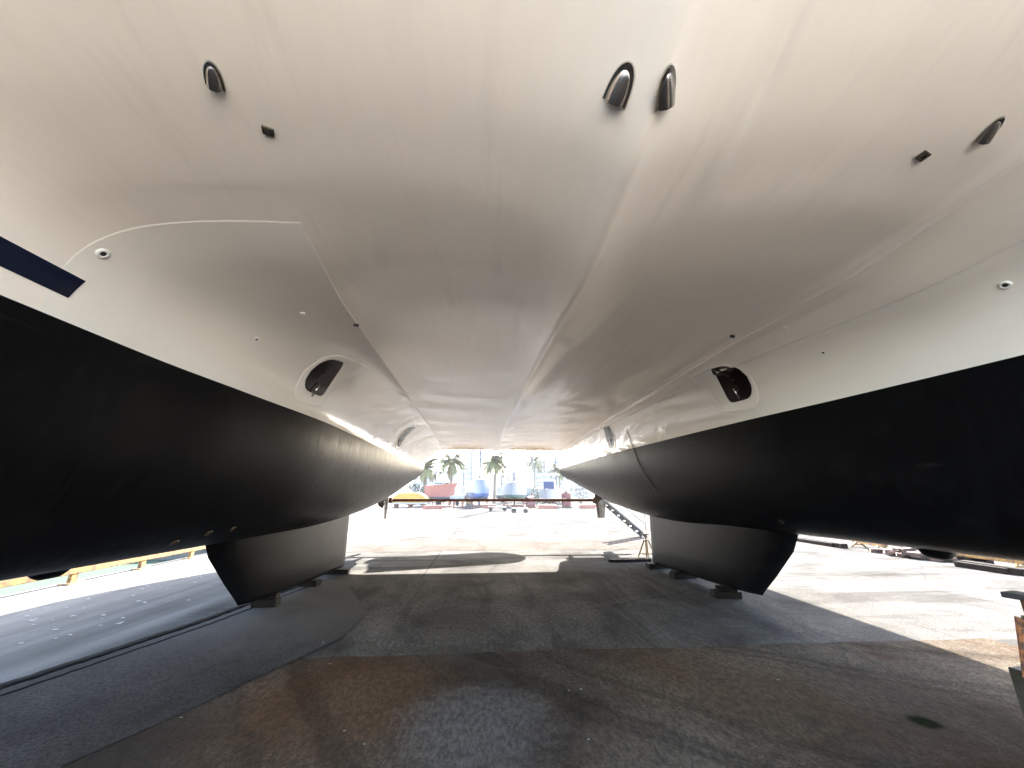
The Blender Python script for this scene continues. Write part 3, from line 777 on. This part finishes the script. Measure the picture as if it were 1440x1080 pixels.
# yard clutter on the right
GY = 'clutter along the far right edge of the yard'
def yellow_trestle(x, y, rz, label, L=1.3):
    t = empty('trestle', (x, y, 0), label, 'trestle', GY, rz)
    bm = bmesh.new(); box(bm, (0, 0, .20), (L, .16, .13), bev=.01); obj('beam', bm, M['yellow'], t)
    for sx in (-1, 1):
        bm = bmesh.new()
        for sy in (-1, 1): tube(bm, [(sx*L*.4, sy*.22, 0), (sx*L*.36, sy*.05, .15)], .03, 6)
        tube(bm, [(sx*L*.39, -.17, .08), (sx*L*.39, .17, .08)], .018, 6); obj('leg', bm, M['yellow'], t)
yellow_trestle(12.1, 12.1, 1.35, 'yellow steel trestle beyond the right hull, beside the timber pile')
yellow_trestle(12.1, 9.2, 1.5, 'yellow steel trestle at the far right beyond the right hull, nearest to the frame edge', 1.8)
for i, (x, y, lab) in enumerate(((11.7, 10.5, 'heap of reddish rubble and timber offcuts beyond the right hull'), )):
    bm = bmesh.new()
    for k in range(46):
        r = random.random()**.6; a = random.uniform(0, 6.28)
        box(bm, (math.cos(a)*.35*r, math.sin(a)*1.0*r, .05+.22*(1-r)*random.random()), (random.uniform(.1, .35), random.uniform(.08, .3), random.uniform(.04, .12)), rz=random.uniform(0, 3), rx=random.uniform(-.3, .3), bev=.008)
    o = obj('rubble_heap', bm, simple('rubble', (.09, .055, .042), .85, var=.5, scale=3)); o.location = (x, y, 0); tag(o, lab, 'rubble', kind='stuff')
for x, y, rz, L, lab in ((11.6, 13.4, 1.45, 2.2, 'long dark timber baulk lying beyond the right hull, farthest back'), (12.2, 10.0, 1.6, 1.6, 'dark timber baulk lying just behind the yellow trestle at far right'), (11.3, 8.5, 1.5, 1.2, 'short dark plank lying flat near the right frame edge')):
    bm = bmesh.new(); box(bm, (0, 0, .07), (L, .2, .14), bev=.012); box(bm, (.1, .15, .06), (L*.8, .12, .12), rz=.05, bev=.012)
    o = obj('timber_baulk', bm, M['timber']); o.location = (x, y, 0); o.rotation_euler.z = rz; tag(o, lab, 'timber', GY)
# flakes and pebbles scattered on the ground
mt = simple('paint_flake', (.22, .215, .20), .7, var=.3)
bm = bmesh.new()
for k in range(105):
    if k < 50: x, y = random.uniform(-6.6, -4.4), random.uniform(4.4, 9.5)
    elif k < 75: x, y = random.uniform(-3, 4), random.uniform(9.2, 12)
    else: x, y = random.uniform(-2.5, 4.5), random.uniform(1.8, 8.8)
    sz = random.uniform(.006, .03)*(1 if k < 50 else .4)
    vs = []
    for j in range(6):
        a = j*math.pi/3+random.uniform(-.3, .3); vs.append(bm.verts.new((x+math.cos(a)*sz*random.uniform(.5, 1.3)*1.6, y+math.sin(a)*sz*random.uniform(.5, 1.2), .012)))
    top = bm.verts.new((x, y, .012+sz*.4))
    for j in range(6): bm.faces.new((vs[j], vs[(j+1) % 6], top))
tag(obj('paint_flakes', bm, mt), 'white paint flakes and crumbs scattered over the concrete', 'debris', kind='stuff')
# ---------------------------------------------------------------- background: boats ashore, palms, masts, buildings
def px(xp, D): return (xp-720)/560*D + .074*D*1.0
def hull_rows(L, B, Hh, draft, z0, n=24, m=9, sheer=.25, full=.75, flare=1.0):
    """bow towards -Y, stern at +Y; returns (topside rows, bottom rows); z0 = waterline height above ground"""
    top, bot = [], []
    for i in range(n+1):
        u = i/n; y = -L/2+L*u
        b = B/2*(math.sin(min(1, u/full)*math.pi/2)**.75)*(1-.18*max(0, (u-full)/(1-full))) + .001
        d = draft*math.sin(math.pi*min(1, .06+u*.9))**.7
        st = Hh*(1+sheer*(1-u)**2)
        rt, rb = [], []
        for j in range(2*m+1):
            v = -1+j/m
            rb.append((b*.93*math.copysign(abs(math.sin(abs(v)*math.pi/2))**.9, v), y, z0-d*(math.cos(v*math.pi/2)**.8 if abs(v) < 1 else 0)))
        rt = [(-b, y-.10*L*(1-u)**6*st*.5, z0+st), (-b*.99, y, z0+st*.55), (-b*.93, y, z0)]
        rt2 = [(b*.93, y, z0), (b*.99, y, z0+st*.55), (b, y-.10*L*(1-u)**6*st*.5, z0+st)]
        top.append((rt, rt2)); bot.append(rb)
    return top, bot
def yacht(name, loc, rz, L, B, Hh, draft, z0, mh, mb, label, cat, keel_m=None, mast=None, cabin=True, group='boats standing ashore behind the yard', md=None):
    t = empty(name, loc, label, cat, group, rz)
    top, bot = hull_rows(L, B, Hh, draft, z0)
    bm = grid([a for a, b in top]); g = grid([b for a, b in top]); me = bpy.data.meshes.new('t'); g.to_mesh(me); g.free(); bm.from_mesh(me); bpy.data.meshes.remove(me)
    a, b = top[-1]; ring = [bm.verts.new(p) for p in a+b[::1]]; bm.faces.new(ring)
    obj('hull', bm, mh, t, True)
    obj('bottom', grid(bot), mb, t, True)
    bm = grid([[a[0], ((a[0][0]+b[2][0])/2, a[0][1], a[0][2]+.06), b[2]] for a, b in top]); obj('deck', bm, md or BM['white'], t)
    if draft:
        bm = bmesh.new(); box(bm, (0, .1*L, z0-draft*.8-(z0-draft*.8-.22)/2), (.24, L*.2, z0-draft*.8-.22), bev=.05); obj('keel', bm, keel_m or mb, t)
    if cabin:
        st = z0+Hh
        bm = bmesh.new(); box(bm, (0, .02*L, st+.3), (B*.55, L*.42, .6), bev=.15, taper=.85); c = obj('cabin', bm, BM['white'], t)
        bm = bmesh.new(); box(bm, (0, .02*L, st+.34), (B*.56, L*.3, .16)); box(bm, (0, .0*L, st+.34), (B*.35, L*.425, .16)); obj('window', bm, BM['dark'], c)
    if mast:
        bm = bmesh.new(); tube(bm, [(0, -.05*L, z0+Hh), (0, -.05*L, z0+Hh+mast)], .17, 8); mo = obj('mast', bm, BM['alu'], t)
        bm = bmesh.new()
        bm.free()
        for q in (.38, .7):
            bm = bmesh.new(); tube(bm, [(-B*.28, -.03*L, z0+Hh+mast*q), (0, -.05*L, z0+Hh+mast*q+.05), (B*.28, -.03*L, z0+Hh+mast*q)], .035, 6)
            obj('spreader', bm, BM['alu'], mo)
        bm = bmesh.new()
        for sx in (-1, 1): tube(bm, [(sx*B*.45, -.02*L, z0+Hh), (sx*B*.28, -.03*L, z0+Hh+mast*.38), (sx*B*.28, -.03*L, z0+Hh+mast*.7), (0, -.05*L, z0+Hh+mast)], .012, 4)
        tube(bm, [(0, -L*.5, z0+Hh*1.2), (0, -.05*L, z0+Hh+mast)], .014, 4); tube(bm, [(0, L*.5, z0+Hh), (0, -.05*L, z0+Hh+mast)], .012, 4)
        obj('rigging', bm, BM['alu'], t)
        bm = bmesh.new(); tube(bm, [(0, -.04*L, z0+Hh+1.3), (0, L*.4, z0+Hh+1.2)], .14, 8); obj('boom', bm, BM['canvas'], t)
    return t
BM = dict(white=simple('boat_white', (.27, .275, .285), .35, var=.06), dark=simple('boat_window', (.03, .035, .05), .15), alu=simple('mast_aluminium', (.07, .076, .085), .5, 0, var=.1),
    blue=simple('blue_bottom_paint', (.02, .075, .24), .6, var=.15), pale_blue=simple('pale_blue_gelcoat', (.15, .21, .32), .4, var=.08), red=simple('red_paint', (.24, .035, .02), .4, var=.15), teal=simple('green_bottom_paint', (.03, .10, .085), .6, var=.2),
    black=simple('dark_bottom_paint', (.03, .035, .05), .6, var=.2), canvas=simple('blue_canvas', (.02, .03, .08), .8), orange=simple('orange_cover', (.40, .19, .02), .7, var=.2), dred=simple('dark_red_steel', (.10, .018, .016), .5, var=.2), pink=simple('faded_primer', (.24, .085, .06), .7, var=.2))
def cradle(loc, rz, w, l, h, m, label, group='cradles under the boats ashore'):
    t = empty('cradle', loc, label, 'cradle', group, rz)
    bm = bmesh.new()
    for sx in (-1, 1): box(bm, (sx*w/2, 0, .09), (.16, l, .18))
    for sy in (-1, 0, 1): box(bm, (0, sy*l*.42, .101), (w-.16, .14, .15))
    obj('base_frame', bm, M[m] if m in M else BM[m], t)
    for sx in (-1, 1):
        for sy in (-1, 1):
            bm = bmesh.new(); tube(bm, [(sx*w/2, sy*l*.38, .18), (sx*w*.34, sy*l*.38, h)], .06, 6); tube(bm, [(sx*w/2, sy*l*.2, .18), (sx*w*.4, sy*l*.37, h*.7)], .04, 6)
            box(bm, (sx*w*.34, sy*l*.38, h+.03), (.25, .3, .1)); obj('support_arm', bm, M[m] if m in M else BM[m], t)
D = 57
yacht('sailing_yacht', (px(674, D), D+5, 0), .05, 11, 3.6, 1.5, 1.15, 1.95, BM['pale_blue'], BM['blue'], 'sailing yacht ashore with a pale hull and bright blue bottom, bow towards the yard', 'sailing yacht', mast=15)
cradle((px(674, D), D+5, 0), .05, 2.7, 5, 1.35, 'pink', 'faded red cradle under the blue-bottomed yacht')
yacht('sailing_yacht', (px(727, D), D+5, 0), -.12, 11, 3.9, 1.35, .95, 1.75, BM['white'], BM['teal'], 'sailing yacht ashore with a white hull and dark green bottom, under two close masts', 'sailing yacht', mast=16)
cradle((px(727, D), D+5, 0), -.12, 3.2, 5, 1.2, 'pink', 'faded red cradle under the green-bottomed yacht')
yacht('motorboat', (px(619, D), D+3, 0), 1.05, 4.6, 2.6, 1.6, .8, 1.45, BM['pink'], BM['black'], 'motorboat ashore with a faded red hull and dark bottom, left of the blue-bottomed yacht', 'motorboat', md=BM['red'])
t = empty('boat_cover', (0, 0, 0))
bpy.data.objects.remove(t)
cradle((px(619, D), D+3, 0), 1.05, 1.8, 2.6, 1.1, 'pink', 'faded red cradle under the red motorboat')
t = yacht('motorboat', (px(778, D), D+3, 0), -.25, 8.5, 3.6, 1.25, .45, 1.0, BM['white'], BM['white'], 'white motorboat ashore with a big dark blue windscreen under a hard top', 'motorboat', cabin=False)
bm = bmesh.new(); box(bm, (0, .2, 3.1), (1.9, 2.2, 1.5), bev=.12, taper=.86); c = obj('cabin', bm, BM['white'], t)
bm = bmesh.new(); box(bm, (0, -.88, 3.12), (1.55, .16, 1.05), rx=-.1); obj('windscreen', bm, BM['canvas'], c)
bm = bmesh.new(); box(bm, (.3, .4, 4.7), (2.5, 2.8, .12), bev=.04)
for sx in (-.85, 1.35):
    for sy in (-.8, 1.6): tube(bm, [(sx, sy, 2.4), (sx, sy, 4.7)], .035, 6)
obj('hard_top', bm, BM['white'], t)
bm = bmesh.new(); tube(bm, [(.2, .4, 4.75), (.2, .4, 5.7)], .02, 5); box(bm, (.2, .4, 5.1), (.9, .12, .1)); obj('radar_bar', bm, BM['dark'], t)
cradle((px(778, D), D+3, 0), -.25, 2.2, 4, .7, 'pink', 'low faded red cradle under the white motorboat')
# orange yellow lifting machine / float left of the red boat
t = empty('work_barge', (px(577, D-2), D, 0), 'orange-yellow work float with a rounded cover, leftmost thing behind the yard', 'work float')
bm = bmesh.new()
rows = []
for i in range(13):
    u = i/12; x = -2.7+5.4*u; k = (1-abs(2*u-1)**3.2)
    rows.append([(x, -1.4, .75), (x, -1.4, .85+.95*k), (x, -.7, 1.0+1.1*k), (x, .7, 1.0+1.1*k), (x, 1.4, .85+.95*k), (x, 1.4, .75)])
obj('cover', grid(rows), BM['orange'], t, True)
bm = bmesh.new(); box(bm, (0, 0, .62), (5.2, 2.6, .26), bev=.05); obj('float', bm, BM['white'], t)
for sx in (-1.9, 0, 1.9):
    bm = bmesh.new(); box(bm, (sx, 0, .245), (.25, 2.4, .49)); obj('skid', bm, M['rust'], t)
# small boats and gear between
yacht('dinghy', (px(645, D), D+1, 0), .5, 3.6, 1.7, .45, .25, 1.15, BM['white'], BM['black'], 'small dinghy with a black bottom set between the red boat and the blue yacht', 'dinghy', cabin=False)
bm = bmesh.new(); 
for sx in (-.6, .6): box(bm, (sx, 0, .45), (.2, 1.6, .9))
o = obj('trestle', bm, BM['pink']); o.location = (px(645, D), D+1, 0); tag(o, 'faded red trestle pair under the small dinghy', 'trestle')
def drum(x, y, r, h, m, label, name='drum', cat='drum'):
    bm = bmesh.new(); tube(bm, [(0, 0, 0), (0, 0, h*.02), (0, 0, h*.33), (0, 0, h*.34), (0, 0, h*.36), (0, 0, h*.66), (0, 0, h*.68), (0, 0, h*.7), (0, 0, h)], [r, r, r, r*1.04, r, r, r*1.04, r, r], 20)
    o = obj(name, bm, m); o.location = (x, y, 0); tag(o, label, cat)
t = empty('forklift', (px(661, D-6), D-5, 0), 'small yellow forklift in front of the blue yacht', 'forklift')
bm = bmesh.new(); box(bm, (0, 0, .75), (.9, 1.6, .7), bev=.12); obj('body', bm, M['yellow'], t)
bm = bmesh.new(); box(bm, (0, .1, 1.95), (.95, 1.1, .06))
for sx in (-.42, .42):
    for sy in (-.4, .6): tube(bm, [(sx, sy, 1.1), (sx, sy, 1.95)], .03, 6)
obj('cab_frame', bm, M['grey_paint'], t)
bm = bmesh.new()
for sx in (-.28, .28): box(bm, (sx, -.95, 1.0), (.1, .1, 1.9))
box(bm, (0, -1.0, .5), (.8, .06, .3)); obj('lift_mast', bm, M['grey_paint'], t)
for sx in (-.4, .4):
    for sy in (-.5, .5):
        bm = bmesh.new(); tube(bm, [(sx-.09, sy, .28), (sx+.09, sy, .28)], .28, 16); obj('wheel', bm, M['dark_hole'], t)
# dark red kiosk & tank
t = empty('generator', (px(747, D-2), D-1, 0), 'dark red generator housing between the green-bottomed yacht and the white motorboat', 'generator')
bm = bmesh.new(); box(bm, (0, 0, .85), (1.3, 1.6, 1.3), bev=.1, taper=.7); obj('housing', bm, BM['dred'], t)
bm = bmesh.new(); box(bm, (0, 0, .1), (1.4, 1.7, .2)); obj('skid', bm, M['rust'], t)
bm = bmesh.new(); tube(bm, [(.2, 0, 1.45), (.2, 0, 1.95)], .06, 8); obj('exhaust', bm, M['rust'], t)
t = empty('storage_tank', (px(799, D-2), D-1, 0), 'upright dark red storage tank right of the white motorboat', 'tank')
bm = bmesh.new(); tube(bm, [(0, 0, .15), (0, 0, .2), (0, 0, 1.9), (0, 0, 2.05)], [.62, .68, .68, .5], 24); obj('shell', bm, BM['dred'], t, False)
bm = bmesh.new(); tube(bm, [(0, 0, 2.05), (0, 0, 2.2)], .2, 16); obj('lid', bm, BM['dred'], t)
bm = bmesh.new(); box(bm, (0, 0, .08), (1.5, 1.5, .15)); obj('plinth', bm, M['block'], t)
# low red trailer and a black trolley in front of the boats
def trolley(xp, Dd, L, label, rz=0):
    t = empty('trolley', (px(xp, Dd), Dd, 0), label, 'trolley', None, rz)
    bm = bmesh.new(); box(bm, (0, 0, .42), (L, .9, .07)); tube(bm, [(L/2, 0, .42), (L/2+.5, 0, .75), (L/2+.62, 0, 1.05)], .03, 6); obj('bed', bm, M['grey_paint'], t)
    for sx in (-.8, .8):
        for sy in (-.4, .4):
            bm = bmesh.new(); tube(bm, [(sx*L*.5, sy-.06, .19), (sx*L*.5, sy+.06, .19)], .19, 14); obj('wheel', bm, M['dark_hole'], t)
trolley(700, 44, 1.9, 'flat grey trolley standing in the sunlit yard, left one of two')
trolley(731, 40, 1.5, 'flat grey trolley with its handle raised in the sunlit yard, right one of two', 2.9)
for i, (xp, dd, w, lab) in enumerate(((612, 50, 2.4, 'stack of faded red planks below the red motorboat'), (770, 51, 2.4, 'stack of faded red planks below the white motorboat'), (827, 52, 2.2, 'stack of faded red planks at the right, behind the rudder'), (690, 54, 1.8, 'stack of faded red planks between the two yachts'))):
    bm = bmesh.new()
    for k in range(4): box(bm, (random.uniform(-.1, .1), 0, .06+k*.125), (w, .5, .11), rz=random.uniform(-.05, .05))
    o = obj('plank_stack', bm, BM['pink']); o.location = (px(xp, dd), dd, 0); tag(o, lab, 'planks', 'stacks of faded red planks')
# more yachts further away, only rigs and decks show
k = 0
far = [(600, 84, 13, .3), (613, 98, 14, .2), (652, 92, 15, 0), (662, 110, 17, .2), (706, 84, 14, -.2), (715, 100, 16, .1), (741, 88, 17, .1), (750, 105, 15, 0), (765, 96, 14, .3), (783, 90, 16, -.1)]
word = ['leftmost', 'second from left', 'third from left', 'fourth from left', 'fifth from left', 'sixth from left', 'seventh from left', 'third from right', 'second from right', 'rightmost']
for (xp, dd, mh, rz), wd in zip(far, word):
    yacht('sailing_yacht', (px(xp, dd), dd, 0), rz, 10, 3.2, 1.2, .9, 1.7, BM['white'], BM['blue'] if k % 3 == 0 else BM['black'], '%s of the white sailing yachts in the far row, mast up' % wd, 'sailing yacht', mast=mh, group='far row of laid-up yachts'); k += 1
# palms
mleaf = simple('palm_leaf', (.12, .12, .035), .55, var=.35, scale=3); mtrunk = simple('palm_trunk', (.16, .12, .08), .85, var=.35, scale=5, bump=.5)
def palm(x, y, h, R, nf, seed, label):
    rnd = random.Random(seed)
    t = empty('palm_tree', (x, y, 0), label, 'palm tree', 'palms behind the boats')
    bm = bmesh.new(); tube(bm, [(0, 0, 0), (.05, 0, h*.3), (.12, .05, h*.65), (.1, .05, h)], [.34, .24, .22, .26], 10); obj('trunk', bm, mtrunk, t)
    bm = bmesh.new()
    for k in range(nf):
        a = k*2.399+rnd.uniform(-.2, .2); el = rnd.uniform(-.35, 1.3); L = R*rnd.uniform(.8, 1.1)
        d = Vector((math.cos(a), math.sin(a), 0)); side = Vector((-d.y, d.x, 0))
        p = Vector((.1, .05, h)); pts = [p.copy()]; ang = el
        for j in range(10):
            p = p + (d*math.cos(ang)+Vector((0, 0, math.sin(ang))))*L/10; ang -= .10+.016*j; pts.append(p.copy())
        for j in range(1, 11):
            q = pts[j]; dr = (pts[j]-pts[j-1]).normalized()
            ll = R*.27*math.sin(math.pi*(.12+.84*j/10.5))
            for sgn in (-1, 1):
                for hh in (0, .33, .66):
                    b = q-dr*(L/10)*hh
                    tip = b+(side*sgn*.8+dr*.55-Vector((0, 0, .38)))*ll*rnd.uniform(.8, 1.15)
                    w = dr*.10
                    vs = [bm.verts.new(v) for v in (b-w, b+w, tip)]; bm.faces.new(vs)
        for j in range(1, 11):
            a0, a1 = pts[j-1], pts[j]; w = side*.025
            vs = [bm.verts.new(v) for v in (a0-w, a0+w, a1+w, a1-w)]; bm.faces.new(vs)
    obj('crown', bm, mleaf, t, recalc=False)
    bm = bmesh.new()
    for k in range(26):
        a = rnd.uniform(0, 6.28); L = rnd.uniform(.5, 1.1)
        b = Vector((.1+math.cos(a)*.2, .05+math.sin(a)*.2, h-.1)); e = b+Vector((math.cos(a)*.45*L, math.sin(a)*.45*L, -1.0*L)); w = Vector((-math.sin(a), math.cos(a), 0))*.09
        vs = [bm.verts.new(v) for v in (b-w, b+w, e+w*.4, e-w*.4)]; bm.faces.new(vs)
    obj('dead_fronds', bm, simple('dry_frond', (.20, .15, .07), .8, var=.3), t, recalc=False)
palm(px(634, 74), 74, 7.6, 3.9, 44, 1, 'palm tree with a wide crown behind the red motorboat')
palm(px(695, 74), 74, 7.7, 3.6, 46, 2, 'palm tree with a dense crown between the blue and the green-bottomed yachts')
palm(px(597, 66), 66, 6.0, 3.2, 40, 3, 'lower palm tree at the left, half hidden by the left hull')
palm(px(752, 120), 120, 11.5, 5.0, 40, 4, 'distant pale palm tree behind the white motorboat')
palm(px(787, 86), 86, 7.0, 3.2, 40, 5, 'palm tree near the right hull, behind the dark red tank')
# shrubs
def shrub(x, y, r, h, seed, label):
    rnd = random.Random(seed); t = empty('shrub', (x, y, 0), label, 'shrub', 'shrubs behind the boats')
    bm = bmesh.new()
    for k in range(900):
        a = rnd.uniform(0, 6.28); u = rnd.random()**.5; zz = rnd.random()**.8
        q = r*u*(1-.5*zz**2)*(1+.3*math.sin(a*3+seed))
        c = Vector((math.cos(a)*q, math.sin(a)*q, .2+h*zz)); s = rnd.uniform(.08, .18)
        d1 = Vector((rnd.uniform(-1, 1), rnd.uniform(-1, 1), rnd.uniform(-1, 1))).normalized()*s; d2 = d1.orthogonal().normalized()*s*.5
        bm.faces.new([bm.verts.new(v) for v in (c-d1, c+d2, c+d1, c-d2)])
    obj('foliage', bm, simple('shrub_leaf', (.025, .04, .014), .6, var=.4), t, recalc=False)
    bm = bmesh.new()
    for k in range(5):
        a = k*1.3; tube(bm, [(0, 0, 0), (math.cos(a)*r*.2, math.sin(a)*r*.2, h*.4), (math.cos(a)*r*.5, math.sin(a)*r*.5, h*.8)], [.06, .04, .015], 5)
    obj('stem', bm, mtrunk, t)
shrub(px(584, 64), 64, 1.9, 3.2, 1, 'dark green shrub behind the orange float, at the left hull')
shrub(px(601, 70), 70, 1.5, 2.8, 2, 'grey-green shrub behind the red motorboat')
shrub(px(755, 72), 72, 1.9, 2.7, 3, 'green shrub behind the dark red generator')
shrub(px(818, 74), 74, 2.4, 3.6, 4, 'green shrub at the right behind the boarding stairs')
# buildings far away
def block(x, y, w, d, h, c, nfl, ncol, label):
    t = empty('apartment_building', (x, y, 0), label, 'building', 'buildings across the water')
    bm = bmesh.new(); box(bm, (0, 0, h/2), (w, d, h)); obj('wall', bm, c, t)
    bm = bmesh.new(); box(bm, (0, 0, h+.3), (w+.8, d+.8, .6)); box(bm, (w*.2, 0, h+1.8), (w*.25, d*.4, 2.4)); obj('roof', bm, BM['white'], t)
    for i in range(nfl):
        for j in range(ncol):
            X = -w/2+w*(j+.5)/ncol; Z = h*(i+.5)/nfl
            bm = bmesh.new(); box(bm, (X, -d/2-.02, Z), (w/ncol*.55, .12, h/nfl*.5)); f = obj('window', bm, BM['glassb'], t)
        bm = bmesh.new(); box(bm, (0, -d/2-.6, h*i/nfl+.4), (w*.94, 1.2, .25)); box(bm, (0, -d/2-1.17, h*i/nfl+1.0), (w*.94, .08, .9)); obj('balcony', bm, BM['white'], t)
BM['glassb'] = simple('building_window', (.05, .075, .11), .3); wb = simple('pale_blue_render', (.10, .14, .20), .8, var=.08); wc = simple('cream_render', (.24, .23, .21), .8, var=.08); wd_ = simple('white_render', (.26, .27, .28), .8, var=.06)
block(px(661, 260), 262, 9, 10, 29, wb, 9, 4, 'pale blue tower block in the distance between the two palms')
block(px(640, 300), 300, 26, 12, 19, wd_, 6, 7, 'broad white apartment block in the distance behind the left palm')
block(px(712, 320), 322, 24, 12, 17, wc, 5, 7, 'cream apartment block in the distance right of the middle palm')
block(px(772, 240), 243, 17, 12, 22, wb, 7, 5, 'pale blue apartment block in the distance above the white motorboat')
block(px(600, 250), 250, 14, 12, 16, wb, 5, 4, 'pale blue apartment block in the distance at the left hull')
block(px(812, 280), 280, 22, 12, 20, wd_, 6, 6, 'white apartment block in the distance at the right hull')
# hills on the horizon
bm = bmesh.new(); rows = []
for i in range(61):
    x = -900+30*i; rows.append([(x, 1400, -2), (x, 1440, 34+18*math.sin(i*.31)+10*math.sin(i*.83+1)), (x, 1700, 40+16*math.sin(i*.31)), (x, 1790, -2)])
tag(obj('hills', grid(rows), simple('far_hills', (.16, .19, .18), .9, var=.2, scale=.01), smooth=True), kind='structure')


# ---------------------------------------------------------------- sea haze: one closed box of even, thin air
bm = bmesh.new(); box(bm, (0, 650, 38), (2600, 2260, 82))
hz = bpy.data.materials.new('sea_haze'); hz.use_nodes = True
for nn in list(hz.node_tree.nodes):
    if nn.type == 'BSDF_PRINCIPLED': hz.node_tree.nodes.remove(nn)
pv = hz.node_tree.nodes.new('ShaderNodeVolumePrincipled'); pv.inputs['Density'].default_value = .00045; pv.inputs['Color'].default_value = (.93, .95, 1, 1)
hz.node_tree.links.new(pv.outputs[0], hz.node_tree.nodes['Material Output'].inputs['Volume'])
tag(obj('haze', bm, hz), kind='stuff')
